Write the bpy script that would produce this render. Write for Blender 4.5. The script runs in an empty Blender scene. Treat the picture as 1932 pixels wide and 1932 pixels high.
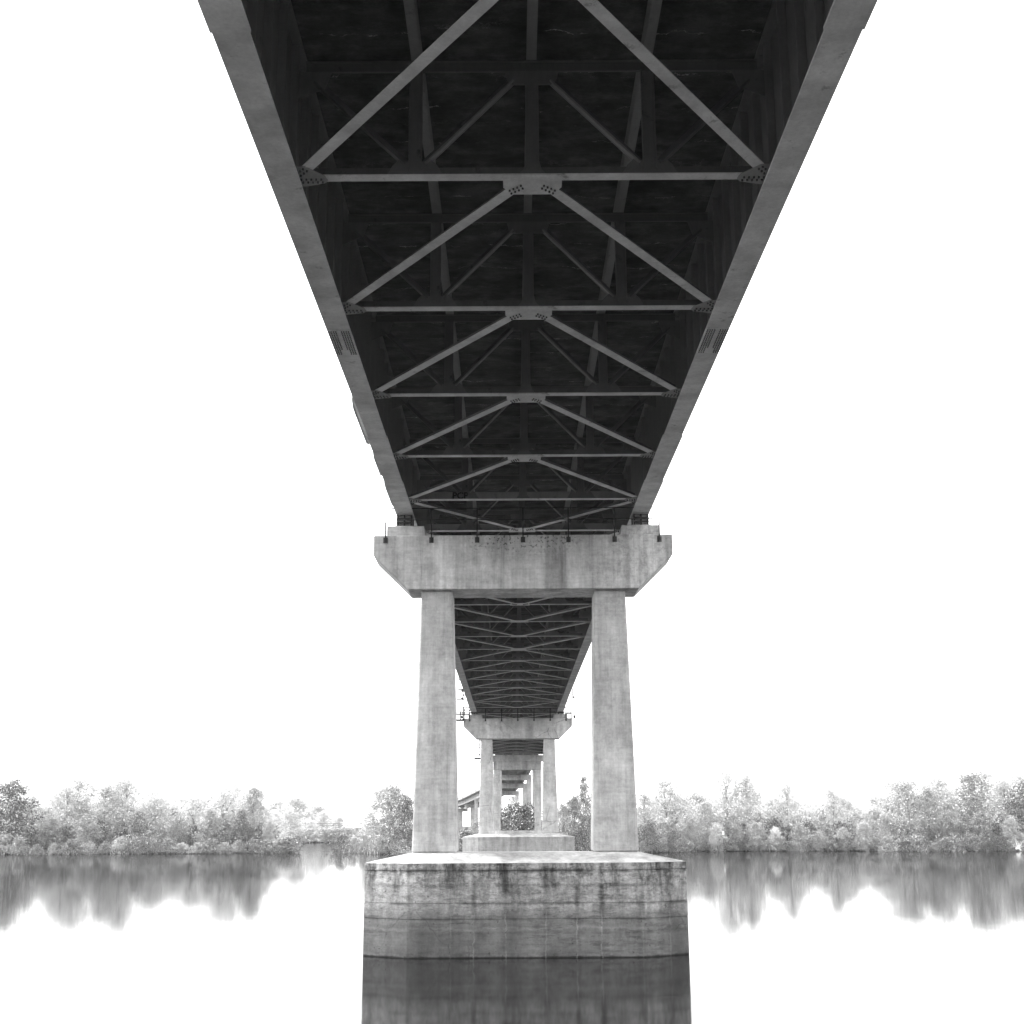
import bpy, math, random
import numpy as np
from mathutils import Vector, Matrix
R = math.radians
sc = bpy.context.scene
COL = sc.collection

# ------------------------------------------------------------------ camera
CAM_Z = 5.34
PITCH, ROLL = R(13.67), R(-0.3)
cam_data = bpy.data.cameras.new('camera')
cam = bpy.data.objects.new('camera', cam_data)
COL.objects.link(cam)
cam_data.sensor_width = 36.0
cam_data.lens = 36.0 * 2433 / 1932
cam_data.clip_start = 0.1
cam_data.clip_end = 6000
cam.matrix_world = Matrix.Translation((0, 0, CAM_Z)) @ Matrix.Rotation(R(90) + PITCH, 4, 'X') @ Matrix.Rotation(ROLL, 4, 'Z')
sc.camera = cam

# ------------------------------------------------------------------ sky and sun (bright even overcast, black-and-white photograph)
SKY_STRENGTH = 0.1
world = bpy.data.worlds.new('World')
sc.world = world
world.use_nodes = True
nt = world.node_tree
nt.nodes.clear()
w_out = nt.nodes.new('ShaderNodeOutputWorld')
w_bg = nt.nodes.new('ShaderNodeBackground')
w_sky = nt.nodes.new('ShaderNodeTexSky')
w_sky.sky_type = 'NISHITA'
w_sky.sun_disc = False
SUN_EL, SUN_AZ = R(42), R(284)                # hazy sun from the left, slightly beyond the piers
w_sky.sun_elevation = SUN_EL
w_sky.sun_rotation = SUN_AZ
w_bw = nt.nodes.new('ShaderNodeRGBToBW')
w_ma = nt.nodes.new('ShaderNodeMath')
w_ma.operation = 'MULTIPLY_ADD'
w_ma.inputs[1].default_value = 0.12
w_ma.inputs[2].default_value = 27.0        # thick white cloud over the clear sky
nt.links.new(w_sky.outputs[0], w_bw.inputs[0])
nt.links.new(w_bw.outputs[0], w_ma.inputs[0])
nt.links.new(w_ma.outputs[0], w_bg.inputs['Color'])
w_bg.inputs['Strength'].default_value = SKY_STRENGTH
nt.links.new(w_bg.outputs[0], w_out.inputs['Surface'])

sun_data = bpy.data.lights.new('sun', 'SUN')
sun_data.energy = 3.6
sun_data.angle = R(14)
sun = bpy.data.objects.new('sun', sun_data)
COL.objects.link(sun)
_d = Vector((math.sin(SUN_AZ) * math.cos(SUN_EL), math.cos(SUN_AZ) * math.cos(SUN_EL), math.sin(SUN_EL)))
sun.rotation_euler = _d.to_track_quat('Z', 'Y').to_euler()

vs = sc.view_settings
sc.display_settings.display_device = 'sRGB'
vs.view_transform = 'Standard'
vs.look = 'None'
vs.exposure = 0.17
vs.gamma = 1.0
vs.use_curve_mapping = False
sc.render.engine = 'CYCLES'
sc.cycles.use_denoising = True
sc.cycles.max_bounces = 8
sc.cycles.diffuse_bounces = 4
sc.cycles.glossy_bounces = 4
sc.cycles.transparent_max_bounces = 8

# ------------------------------------------------------------------ materials
def gv(v):
    return (v, v, v, 1.0)

class NT:
    def __init__(s, name, rough=0.8, spec=0.3):
        s.m = bpy.data.materials.new(name)
        s.m.use_nodes = True
        s.t = s.m.node_tree
        s.b = s.t.nodes['Principled BSDF']
        s.b.inputs['Roughness'].default_value = rough
        s.b.inputs['Specular IOR Level'].default_value = spec
        s.co = s.t.nodes.new('ShaderNodeTexCoord')
    def n(s, typ, **k):
        nd = s.t.nodes.new(typ)
        for a, v in k.items():
            setattr(nd, a, v)
        return nd
    def l(s, a, b):
        s.t.links.new(a, b)
    def map(s, scale, loc=(0, 0, 0), src='Object'):
        mp = s.n('ShaderNodeMapping')
        mp.inputs['Scale'].default_value = scale
        mp.inputs['Location'].default_value = loc
        s.l(s.co.outputs[src], mp.inputs['Vector'])
        return mp.outputs[0]
    def noise(s, scale, detail=4, rough=0.55, vec=None, dist=0.0):
        nd = s.n('ShaderNodeTexNoise')
        nd.inputs['Scale'].default_value = scale
        nd.inputs['Detail'].default_value = detail
        nd.inputs['Roughness'].default_value = rough
        nd.inputs['Distortion'].default_value = dist
        s.l(vec if vec is not None else s.co.outputs['Object'], nd.inputs['Vector'])
        return nd.outputs['Fac']
    def ramp(s, fac, pts):
        r = s.n('ShaderNodeValToRGB')
        e = r.color_ramp.elements
        while len(e) < len(pts):
            e.new(0.5)
        for q, (p, v) in zip(e, pts):
            q.position = p
            q.color = gv(v)
        s.l(fac, r.inputs[0])
        return r.outputs[0]
    def math(s, op, a, b=None, c=None, clamp=False):
        m = s.n('ShaderNodeMath', operation=op)
        m.use_clamp = clamp
        for i, v in enumerate((a, b, c)):
            if v is None:
                continue
            if isinstance(v, (int, float)):
                m.inputs[i].default_value = v
            else:
                s.l(v, m.inputs[i])
        return m.outputs[0]
    def axis(s, i, src='Object'):
        sp = s.n('ShaderNodeSeparateXYZ')
        s.l(s.co.outputs[src], sp.inputs[0])
        return sp.outputs[i]
    def color(s, v):
        s.l(v, s.b.inputs['Base Color'])
    def bump(s, h, strength=0.3, dist=0.02):
        b = s.n('ShaderNodeBump')
        b.inputs['Strength'].default_value = strength
        b.inputs['Distance'].default_value = dist
        s.l(h, b.inputs['Height'])
        s.l(b.outputs[0], s.b.inputs['Normal'])

def steel(name, base, var=0.25, worn=0.0):
    s = NT(name, 0.6, 0.3)
    a = s.noise(0.9, 5, 0.6)
    b = s.noise(14, 4, 0.6)
    st = s.noise(1.0, 4, 0.6, s.map((9, 9, 1.0)))
    v = s.math('MULTIPLY_ADD', a, var * 1.6, 1 - var * 0.8)
    v = s.math('MULTIPLY', v, s.math('MULTIPLY_ADD', b, 0.3, 0.85))
    v = s.math('MULTIPLY', v, s.math('MULTIPLY_ADD', st, 0.3, 0.85))
    rust = s.ramp(s.noise(2.2, 8, 0.72), [(0.0, 1.0), (0.60, 1.0), (0.68, 0.55)])
    v = s.math('MULTIPLY', v, rust)
    v = s.math('MULTIPLY', v, base)
    s.color(v)
    s.bump(b, 0.15, 0.01)
    return s.m

def concrete(name, base, kind='plain'):
    s = NT(name, 0.9, 0.2)
    X, Z = s.axis(0), s.axis(2)
    big = s.noise(0.35, 5, 0.6)
    fine = s.noise(9, 6, 0.65)
    streak = s.noise(1.0, 5, 0.6, s.map((1.6, 1.6, 0.16)))
    boards = s.noise(1.0, 4, 0.7, s.map((0.5, 0.5, 9.0)))
    v = s.math('MULTIPLY_ADD', big, 0.7, 0.65)
    mott = s.ramp(s.noise(1.7, 8, 0.72), [(0.36, 0.80), (0.52, 1.0), (0.66, 1.10)])
    v = s.math('MULTIPLY', v, mott)
    scr = s.ramp(s.noise(1.0, 5, 0.7, s.map((1.2, 1.2, 7.0), (2, 5, 8))), [(0.35, 0.93), (0.5, 1.0), (0.67, 1.08)])
    v = s.math('MULTIPLY', v, scr)
    v = s.math('MULTIPLY', v, s.math('MULTIPLY_ADD', fine, 0.4, 0.8))
    v = s.math('MULTIPLY', v, s.math('MULTIPLY_ADD', streak, 0.7, 0.65))
    v = s.math('MULTIPLY', v, s.math('MULTIPLY_ADD', boards, 0.3, 0.85))
    soft = s.ramp(s.noise(1.0, 3, 0.5, s.map((0.35, 0.35, 0.11), (11, 0, 4))), [(0.34, 0.72), (0.5, 1.0), (0.66, 1.12)])
    v = s.math('MULTIPLY', v, soft)
    # pocks and small dark spots
    if kind == 'base':
        sp = s.ramp(s.noise(5.5, 3, 0.5), [(0.0, 1), (0.67, 1), (0.71, 0.55)])
        v = s.math('MULTIPLY', v, sp)
    grime = s.ramp(s.noise(1.0, 6, 0.7, s.map((0.9, 0.9, 0.25), (7, 3, 1))), [(0.42, 1.0), (0.75, 0.55)])
    v = s.math('MULTIPLY', v, grime)
    if kind == 'cap':
        spots = s.ramp(s.noise(7.5, 2, 0.5), [(0.0, 0.0), (0.57, 0.0), (0.61, 1.0)])
        near = s.ramp(s.math('MULTIPLY_ADD', Z, 1.0, -17.2, clamp=True), [(0.1, 0), (0.75, 1.0)])
        flk = s.ramp(s.noise(3.2, 8, 0.75), [(0.49, 0), (0.56, 1)])
        rgt = s.ramp(s.math('MULTIPLY_ADD', X, 0.2, -0.4, clamp=True), [(0.1, 0), (0.5, 1.0)])
        v = s.math('MULTIPLY', v, s.math('MULTIPLY_ADD', s.math('MULTIPLY', flk, rgt), -0.22, 1.0))
        patchy = s.ramp(s.math('MULTIPLY', s.math('ABSOLUTE', X), 0.1), [(0.0, 1.0), (0.18, 0.8), (0.30, 0.0)])
        d = s.math('MULTIPLY', s.math('MULTIPLY', spots, near), patchy)
        v = s.math('MULTIPLY', v, s.math('MULTIPLY_ADD', d, -0.7, 1.0))
        drip = s.ramp(s.noise(1.0, 4, 0.6, s.map((2.6, 2.6, 0.10), (3, 0, 0))), [(0.5, 0), (0.72, 1)])
        v = s.math('MULTIPLY', v, s.math('MULTIPLY_ADD', drip, -0.35, 1.0))
    if kind in ('plain', 'cap'):
        runs = s.ramp(s.noise(1.0, 6, 0.7, s.map((4.5, 4.5, 0.14), (1, 6, 2))), [(0.40, 1.05), (0.56, 0.95), (0.70, 0.74)])
        v = s.math('MULTIPLY', v, runs)
    if kind == 'crack':
        vo = s.n('ShaderNodeTexVoronoi', feature='DISTANCE_TO_EDGE')
        vo.inputs['Scale'].default_value = 0.55
        nn = s.n('ShaderNodeTexNoise')
        nn.inputs['Scale'].default_value = 1.1
        nn.inputs['Detail'].default_value = 6
        mix = s.n('ShaderNodeMix', data_type='VECTOR')
        mix.inputs[0].default_value = 0.30
        s.l(s.co.outputs['Object'], nn.inputs['Vector'])
        s.l(s.co.outputs['Object'], mix.inputs[4])
        s.l(nn.outputs['Color'], mix.inputs[5])
        s.l(mix.outputs[1], vo.inputs['Vector'])
        c = s.ramp(vo.outputs['Distance'], [(0.0, 0.55), (0.022, 1.0)])
        cb = s.ramp(s.noise(0.5, 3, 0.5, s.map((1, 1, 1), (9, 0, 0))), [(0.45, 0.0), (0.58, 1.0)])
        v = s.math('MULTIPLY', v, s.math('MULTIPLY_ADD', s.math('MULTIPLY', s.math('SUBTRACT', 1.0, c), cb), -1.0, 1.0))
    if kind == 'base':
        wob = s.math('MULTIPLY_ADD', s.noise(1.3, 7, 0.7), 0.8, -0.4)
        zz = s.math('ADD', Z, wob)
        # splash-zone bands, darker and smoother toward the river
        zone = s.ramp(s.math('MULTIPLY', zz, 0.25), [(0.0, 0.16), (0.03, 0.28), (0.10, 0.33), (0.27, 0.32), (0.29, 0.42), (0.32, 0.33), (0.42, 0.46), (0.52, 0.82), (1.0, 1.0)])
        v = s.math('MULTIPLY', v, zone)
        grit = s.ramp(s.noise(6.0, 8, 0.8, s.map((1, 1, 2.2), (4, 1, 2))), [(0.38, 0.70), (0.5, 0.98), (0.64, 1.22)])
        upz = s.ramp(s.math('MULTIPLY', Z, 0.25), [(0.36, 0.25), (0.5, 1.0)])
        v = s.math('MULTIPLY', v, s.math('MULTIPLY_ADD', s.math('SUBTRACT', grit, 1.0), upz, 1.0))
        wl = s.ramp(s.math('ADD', Z, s.math('MULTIPLY_ADD', s.noise(2.5, 6, 0.7, s.map((1, 1, 0.2), (3, 0, 0))), 0.12, -0.07)), [(0.0, 0.35), (0.03, 0.5), (0.05, 1.2), (0.10, 1.25), (0.16, 1.0)])
        v = s.math('MULTIPLY', v, wl)
        # lift lines at the pour joints
        for zl, wd, stn in ((3.50, 0.06, 0.75), (2.90, 0.05, 0.45), (2.17, 0.05, 0.6), (1.54, 0.05, 0.45), (1.0, 0.04, 0.25)):
            w2 = s.math('MULTIPLY_ADD', s.noise(2.3, 6, 0.7, s.map((1, 1, 0.2), (zl * 3, 0, 0))), 0.22, -0.11)
            dz = s.math('ABSOLUTE', s.math('SUBTRACT', s.math('ADD', Z, w2), zl))
            ln = s.ramp(s.math('DIVIDE', dz, wd * 2), [(0.0, 1.0), (0.35, 0.75), (1.0, 0.0)])
            br = s.ramp(s.noise(0.9, 4, 0.6, s.map((1, 1, 1), (zl * 7, 0, 0))), [(0.36, 0), (0.58, 1)])
            v = s.math('MULTIPLY', v, s.math('MULTIPLY_ADD', s.math('MULTIPLY', ln, br), -stn, 1.0))
        rag = s.ramp(s.noise(1.0, 8, 0.75, s.map((0.7, 0.7, 4.5), (6, 2, 3))), [(0.50, 0), (0.58, 1)])
        v = s.math('MULTIPLY', v, s.math('MULTIPLY_ADD', s.math('MULTIPLY', rag, s.ramp(s.noise(0.5, 3, 0.5), [(0.4, 0.2), (0.6, 1.0)])), -0.38, 1.0))
        vo = s.n('ShaderNodeTexVoronoi', feature='DISTANCE_TO_EDGE')
        vo.inputs['Scale'].default_value = 0.75
        nn = s.n('ShaderNodeTexNoise'); nn.inputs['Scale'].default_value = 1.4; nn.inputs['Detail'].default_value = 7
        mxv = s.n('ShaderNodeMix', data_type='VECTOR'); mxv.inputs[0].default_value = 0.35
        s.l(s.co.outputs['Object'], nn.inputs['Vector']); s.l(s.co.outputs['Object'], mxv.inputs[4]); s.l(nn.outputs['Color'], mxv.inputs[5])
        s.l(mxv.outputs[1], vo.inputs['Vector'])
        ck = s.ramp(vo.outputs['Distance'], [(0.0, 1.0), (0.02, 0.0)])
        v = s.math('MULTIPLY', v, s.math('MULTIPLY_ADD', s.math('MULTIPLY', ck, s.ramp(s.noise(0.7, 3, 0.5, s.map((1, 1, 1), (1, 8, 3))), [(0.46, 0), (0.56, 1)])), -0.28, 1.0))
        # wide dark drips running down from the coping
        top = s.ramp(s.math('MULTIPLY', Z, 0.25), [(0.30, 0.0), (0.62, 0.55), (0.93, 1.0)])
        d1 = s.ramp(s.noise(1.0, 8, 0.74, s.map((1.15, 1.15, 0.26), (1.2, 0, 0)), 0.3), [(0.45, 0), (0.60, 1)])
        v = s.math('MULTIPLY', v, s.math('MULTIPLY_ADD', s.math('MULTIPLY', d1, top), -0.85, 1.0))
        d2 = s.ramp(s.noise(3.0, 7, 0.7, s.map((0.8, 0.8, 1.5), (5, 0, 0))), [(0.50, 0), (0.60, 1)])
        v = s.math('MULTIPLY', v, s.math('MULTIPLY_ADD', s.math('MULTIPLY', d2, top), -0.55, 1.0))
        # vertical form joints: damp dark above, lime-white below
        for xj, a in ((-3.16, 0.5), (-2.19, 0.8), (-0.86, 0.8), (0.83, 0.7), (2.12, 0.85), (3.16, 0.9), (-4.9, 0.3), (4.86, 0.6), (6.1, 0.5)):
            w3 = s.math('MULTIPLY_ADD', s.noise(2.5, 5, 0.7, s.map((0.2, 0.2, 1.0), (xj, 0, 0))), 0.30, -0.15)
            dx = s.math('ABSOLUTE', s.math('SUBTRACT', s.math('ADD', X, w3), xj))
            ln = s.ramp(s.math('DIVIDE', dx, 0.22), [(0.0, 1.0), (0.25, 0.8), (0.7, 0.0)])
            br = s.ramp(s.noise(1.0, 4, 0.65, s.map((0.1, 0.1, 1.3), (xj * 5, 0, 0))), [(0.36, 0), (0.56, 1)])
            up = s.ramp(s.math('MULTIPLY', Z, 0.25), [(0.33, 0.0), (0.5, 1.0)])
            v = s.math('MULTIPLY', v, s.math('MULTIPLY_ADD', s.math('MULTIPLY', s.math('MULTIPLY', ln, br), up), -a * 0.72, 1.0))
            l2 = s.ramp(s.math('DIVIDE', dx, 0.16), [(0.0, 1.0), (0.3, 0.0)])
            dn = s.ramp(s.math('MULTIPLY', Z, 0.25), [(0.04, 1.0), (0.40, 1.0), (0.55, 0.0)])
            v = s.math('MULTIPLY_ADD', s.math('MULTIPLY', s.math('MULTIPLY', l2, br), dn), 0.22 * a, v)
    v = s.math('MULTIPLY', v, base)
    s.color(v)
    h = s.math('ADD', fine, s.math('MULTIPLY', boards, 0.7))
    s.bump(h, 0.35, 0.015)
    return s.m

def deck_soffit(name):
    s = NT(name, 0.95, 0.1)
    a = s.noise(1.4, 6, 0.65)
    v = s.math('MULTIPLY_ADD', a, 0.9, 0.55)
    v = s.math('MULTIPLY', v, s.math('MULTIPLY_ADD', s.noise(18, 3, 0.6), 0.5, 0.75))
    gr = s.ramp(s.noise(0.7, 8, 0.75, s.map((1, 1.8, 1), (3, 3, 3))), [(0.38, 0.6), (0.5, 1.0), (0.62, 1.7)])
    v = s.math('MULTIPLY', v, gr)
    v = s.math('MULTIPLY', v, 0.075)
    # lime-filled transverse cracks
    wv = s.math('MULTIPLY_ADD', s.noise(0.8, 7, 0.68), 1.3, s.axis(1))
    fr = s.math('FRACT', s.math('MULTIPLY', wv, 0.62))
    d = s.math('ABSOLUTE', s.math('SUBTRACT', fr, 0.5))
    ln = s.ramp(d, [(0.0, 1.0), (0.012, 0.0)])
    br = s.ramp(s.noise(1.0, 5, 0.6, s.map((0.8, 2.5, 1))), [(0.50, 0), (0.60, 1)])
    v = s.math('MULTIPLY_ADD', s.math('MULTIPLY', ln, br), 0.5, v)
    wv = s.math('MULTIPLY_ADD', s.noise(1.7, 8, 0.75, s.map((1, 1, 1), (4, 9, 0))), 1.9, s.axis(1))
    fr = s.math('FRACT', s.math('MULTIPLY', wv, 0.47))
    d = s.math('ABSOLUTE', s.math('SUBTRACT', fr, 0.5))
    ln = s.ramp(d, [(0.0, 1.0), (0.008, 0.0)])
    br = s.ramp(s.noise(1.0, 6, 0.65, s.map((0.6, 1.5, 1), (8, 0, 0))), [(0.47, 0), (0.60, 1)])
    v = s.math('MULTIPLY_ADD', s.math('MULTIPLY', ln, br), 0.22, v)
    s.color(v)
    return s.m

def leaf_mat(name, lo, hi, trans):
    m = bpy.data.materials.new(name)
    m.use_nodes = True
    t = m.node_tree
    t.nodes.clear()
    out = t.nodes.new('ShaderNodeOutputMaterial')
    mix = t.nodes.new('ShaderNodeMixShader')
    d = t.nodes.new('ShaderNodeBsdfDiffuse')
    tr = t.nodes.new('ShaderNodeBsdfTranslucent')
    oi = t.nodes.new('ShaderNodeObjectInfo')
    tc = t.nodes.new('ShaderNodeTexCoord')
    no = t.nodes.new('ShaderNodeTexNoise')
    no.inputs['Scale'].default_value = 1.3
    no.inputs['Detail'].default_value = 8
    no.inputs['Roughness'].default_value = 0.75
    t.links.new(tc.outputs['Object'], no.inputs['Vector'])
    ad = t.nodes.new('ShaderNodeMath'); ad.operation = 'MULTIPLY_ADD'
    t.links.new(oi.outputs['Random'], ad.inputs[0]); ad.inputs[1].default_value = 0.5
    m2 = t.nodes.new('ShaderNodeMath'); m2.operation = 'MULTIPLY_ADD'
    t.links.new(no.outputs['Fac'], m2.inputs[0]); m2.inputs[1].default_value = 1.4; m2.inputs[2].default_value = -0.45
    t.links.new(m2.outputs[0], ad.inputs[2])
    rp = t.nodes.new('ShaderNodeValToRGB')
    rp.color_ramp.elements[0].color = gv(lo)
    rp.color_ramp.elements[1].color = gv(hi)
    t.links.new(ad.outputs[0], rp.inputs[0])
    t.links.new(rp.outputs[0], d.inputs[0])
    t.links.new(rp.outputs[0], tr.inputs[0])
    mix.inputs[0].default_value = trans
    t.links.new(d.outputs[0], mix.inputs[1])
    t.links.new(tr.outputs[0], mix.inputs[2])
    gl = t.nodes.new('ShaderNodeBsdfGlossy')
    gl.inputs['Roughness'].default_value = 0.65
    mx2 = t.nodes.new('ShaderNodeMixShader')
    lw = t.nodes.new('ShaderNodeFresnel'); lw.inputs['IOR'].default_value = 1.45
    t.links.new(lw.outputs[0], mx2.inputs[0])
    t.links.new(mix.outputs[0], mx2.inputs[1])
    t.links.new(gl.outputs[0], mx2.inputs[2])
    t.links.new(mx2.outputs[0], out.inputs[0])
    return m

def water_mat():
    m = bpy.data.materials.new('river_water')
    m.use_nodes = True
    t = m.node_tree
    t.nodes.clear()
    out = t.nodes.new('ShaderNodeOutputMaterial')
    mix = t.nodes.new('ShaderNodeMixShader')
    g = t.nodes.new('ShaderNodeBsdfGlossy')
    g.inputs['Roughness'].default_value = 0.085
    g.inputs['Color'].default_value = gv(0.80)
    d = t.nodes.new('ShaderNodeBsdfDiffuse')
    d.inputs['Color'].default_value = gv(0.010)
    fr = t.nodes.new('ShaderNodeFresnel')
    fr.inputs['IOR'].default_value = 1.33
    geo = t.nodes.new('ShaderNodeNewGeometry')
    no = t.nodes.new('ShaderNodeTexNoise')
    no.inputs['Scale'].default_value = 0.8
    no.inputs['Detail'].default_value = 3
    mp = t.nodes.new('ShaderNodeMapping')
    mp.inputs['Scale'].default_value = (1.0, 0.35, 1)
    t.links.new(geo.outputs['Position'], mp.inputs['Vector'])
    t.links.new(mp.outputs[0], no.inputs['Vector'])
    b = t.nodes.new('ShaderNodeBump')
    b.inputs['Strength'].default_value = 0.35
    b.inputs['Distance'].default_value = 0.006
    t.links.new(no.outputs['Fac'], b.inputs['Height'])
    t.links.new(b.outputs[0], g.inputs['Normal'])
    # slow swirls of slicker and rougher water
    n2 = t.nodes.new('ShaderNodeTexNoise')
    n2.inputs['Scale'].default_value = 0.03
    n2.inputs['Detail'].default_value = 4
    t.links.new(geo.outputs['Position'], n2.inputs['Vector'])
    mr = t.nodes.new('ShaderNodeMapRange')
    mr.inputs['From Min'].default_value = 0.35
    mr.inputs['From Max'].default_value = 0.65
    mr.inputs['To Min'].default_value = 0.045
    mr.inputs['To Max'].default_value = 0.065
    t.links.new(n2.outputs['Fac'], mr.inputs[0])
    t.links.new(mr.outputs[0], g.inputs['Roughness'])
    t.links.new(fr.outputs[0], mix.inputs[0])
    t.links.new(d.outputs[0], mix.inputs[1])
    t.links.new(g.outputs[0], mix.inputs[2])
    t.links.new(mix.outputs[0], out.inputs[0])
    return m

def earth_mat(name, lo, hi):
    s = NT(name, 0.95, 0.1)
    v = s.ramp(s.noise(0.6, 7, 0.65), [(0.3, lo), (0.7, hi)])
    s.color(v)
    s.bump(s.noise(3, 6, 0.7), 0.6, 0.1)
    return s.m

M = dict(
    steel=steel('grey_steel_paint', 0.27),
    steel_low=steel('flange_steel_paint', 0.64, 0.85),  # paler copy for downward faces, their brighter light put into the colour
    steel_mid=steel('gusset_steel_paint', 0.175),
    steel_dark=steel('shaded_steel', 0.13),  # same steel with the shade under the deck put into the colour
    bolt=steel('rusted_bolt', 0.05),
    black=steel('black_iron', 0.025),
    conc=concrete('pier_concrete', 0.53, 'cap'),
    conc2=concrete('pier_column_concrete', 0.42),
    concc=concrete('cracked_concrete', 0.48, 'crack'),
    base=concrete('pier_base_concrete', 0.42, 'base'),
    base_far=concrete('far_base_concrete', 0.34),
    plat=concrete('pier_top_concrete', 0.55),
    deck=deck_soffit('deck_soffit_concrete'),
    leafA=leaf_mat('leaf_mid', 0.17, 0.58, 0.42),
    leafB=leaf_mat('leaf_pale', 0.36, 0.85, 0.45),
    leafC=leaf_mat('leaf_dark', 0.06, 0.25, 0.38),
    bark=earth_mat('bark', 0.16, 0.32),
    barkpale=earth_mat('pale_bark', 0.3, 0.5),
    earth=earth_mat('bank_earth', 0.03, 0.08),
    water=water_mat(),
    white=steel('white_paint', 0.80, 0.05),
)

# ------------------------------------------------------------------ mesh helpers
class MB:
    def __init__(s):
        s.v = []; s.f = []; s.k = None; s.k2 = 'steel_dark'
    def mark(s):
        s.k = len(s.f); return s
    def add(s, vs, fs):
        o = len(s.v)
        s.v += [tuple(p) for p in vs]
        s.f += [tuple(i + o for i in f) for f in fs]
        return s
    def box(s, x0, x1, y0, y1, z0, z1):
        return s.add([(x0, y0, z0), (x1, y0, z0), (x1, y1, z0), (x0, y1, z0), (x0, y0, z1), (x1, y0, z1), (x1, y1, z1), (x0, y1, z1)],
                     [(0, 3, 2, 1), (4, 5, 6, 7), (0, 1, 5, 4), (1, 2, 6, 5), (2, 3, 7, 6), (3, 0, 4, 7)])
    def bar(s, a, b, w, h, up=(0, 0, 1)):
        """rectangular bar from a to b; w across, h along up, a-b is the centre line"""
        a, b = Vector(a), Vector(b)
        d = (b - a).normalized()
        upv = Vector(up)
        sx = d.cross(upv).normalized() * (w / 2)
        uu = sx.cross(d).normalized() * (h / 2)
        vs = [a - sx - uu, a + sx - uu, a + sx + uu, a - sx + uu, b - sx - uu, b + sx - uu, b + sx + uu, b - sx + uu]
        return s.add(vs, [(0, 1, 2, 3), (7, 6, 5, 4), (0, 4, 5, 1), (1, 5, 6, 2), (2, 6, 7, 3), (3, 7, 4, 0)])
    def prism(s, poly, axis, a, b):
        """extrude a 2D polygon along axis ('x','y','z') from a to b"""
        n = len(poly)
        def P(p, t):
            return {'x': (t, p[0], p[1]), 'y': (p[0], t, p[1]), 'z': (p[0], p[1], t)}[axis]
        vs = [P(p, a) for p in poly] + [P(p, b) for p in poly]
        fs = [tuple(range(n))[::-1], tuple(range(n, 2 * n))] + [(i, (i + 1) % n, n + (i + 1) % n, n + i) for i in range(n)]
        return s.add(vs, fs)
    def frustum(s, p0, z0, p1, z1):
        n = len(p0)
        vs = [(x, y, z0) for x, y in p0] + [(x, y, z1) for x, y in p1]
        fs = [tuple(range(n))[::-1], tuple(range(n, 2 * n))] + [(i, (i + 1) % n, n + (i + 1) % n, n + i) for i in range(n)]
        return s.add(vs, fs)
    def cyl(s, a, b, r0, r1=None, n=6):
        r1 = r0 if r1 is None else r1
        a, b = Vector(a), Vector(b)
        d = (b - a).normalized()
        u = d.orthogonal().normalized()
        w = d.cross(u)
        vs = []
        for c, r in ((a, r0), (b, r1)):
            for i in range(n):
                t = 2 * math.pi * i / n
                vs.append(c + u * (math.cos(t) * r) + w * (math.sin(t) * r))
        fs = [tuple(range(n))[::-1], tuple(range(n, 2 * n))] + [(i, (i + 1) % n, n + (i + 1) % n, n + i) for i in range(n)]
        return s.add(vs, fs)
    def tube(s, pts, rad, n=6):
        vs = []; fs = []
        for k, p in enumerate(pts):
            p = Vector(p)
            d = (Vector(pts[min(k + 1, len(pts) - 1)]) - Vector(pts[max(k - 1, 0)])).normalized()
            u = Vector((1, 0, 0)) if abs(d.x) < 0.9 else Vector((0, 1, 0))
            u = (u - d * u.dot(d)).normalized()
            w = d.cross(u)
            for i in range(n):
                t = 2 * math.pi * i / n
                vs.append(p + u * (math.cos(t) * rad[k]) + w * (math.sin(t) * rad[k]))
        for k in range(len(pts) - 1):
            for i in range(n):
                j = (i + 1) % n
                fs.append((k * n + i, k * n + j, (k + 1) * n + j, (k + 1) * n + i))
        fs.append(tuple(range(n))[::-1])
        fs.append(tuple(range((len(pts) - 1) * n, len(pts) * n)))
        return s.add(vs, fs)
    def mesh(s, name, mat):
        me = bpy.data.meshes.new(name)
        me.from_pydata(s.v, [], s.f)
        me.materials.append(M[mat] if isinstance(mat, str) else mat)
        if s.k is not None:                      # upright plates: their shade put into a darker steel colour
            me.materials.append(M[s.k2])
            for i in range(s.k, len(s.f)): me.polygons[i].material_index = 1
        me.update()
        import bmesh
        bm = bmesh.new(); bm.from_mesh(me)
        bmesh.ops.recalc_face_normals(bm, faces=bm.faces)
        bm.to_mesh(me); bm.free()
        return me
    def build(s, name, mat, parent=None, loc=(0, 0, 0)):
        return link(name, s.mesh(name, mat), parent, loc)

def link(name, data, parent=None, loc=(0, 0, 0), rotz=0.0, scale=None):
    o = bpy.data.objects.new(name, data)
    COL.objects.link(o)
    o.location = loc
    o.rotation_euler = (0, 0, rotz)
    if scale is not None:
        o.scale = scale
    if parent is not None:
        o.parent = parent
    return o

def tag(o, label=None, cat=None, group=None, kind=None):
    if label: o['label'] = label
    if cat: o['category'] = cat
    if group: o['group'] = group
    if kind: o['kind'] = kind
    return o

def thing(name, label, cat, loc=(0, 0, 0), group=None):
    return tag(link(name, None, None, loc), label, cat, group)

def bevel(o, w=0.03, seg=2):
    m = o.modifiers.new('bevel', 'BEVEL')
    m.width = w; m.segments = seg; m.limit_method = 'ANGLE'; m.angle_limit = R(30)

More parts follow.
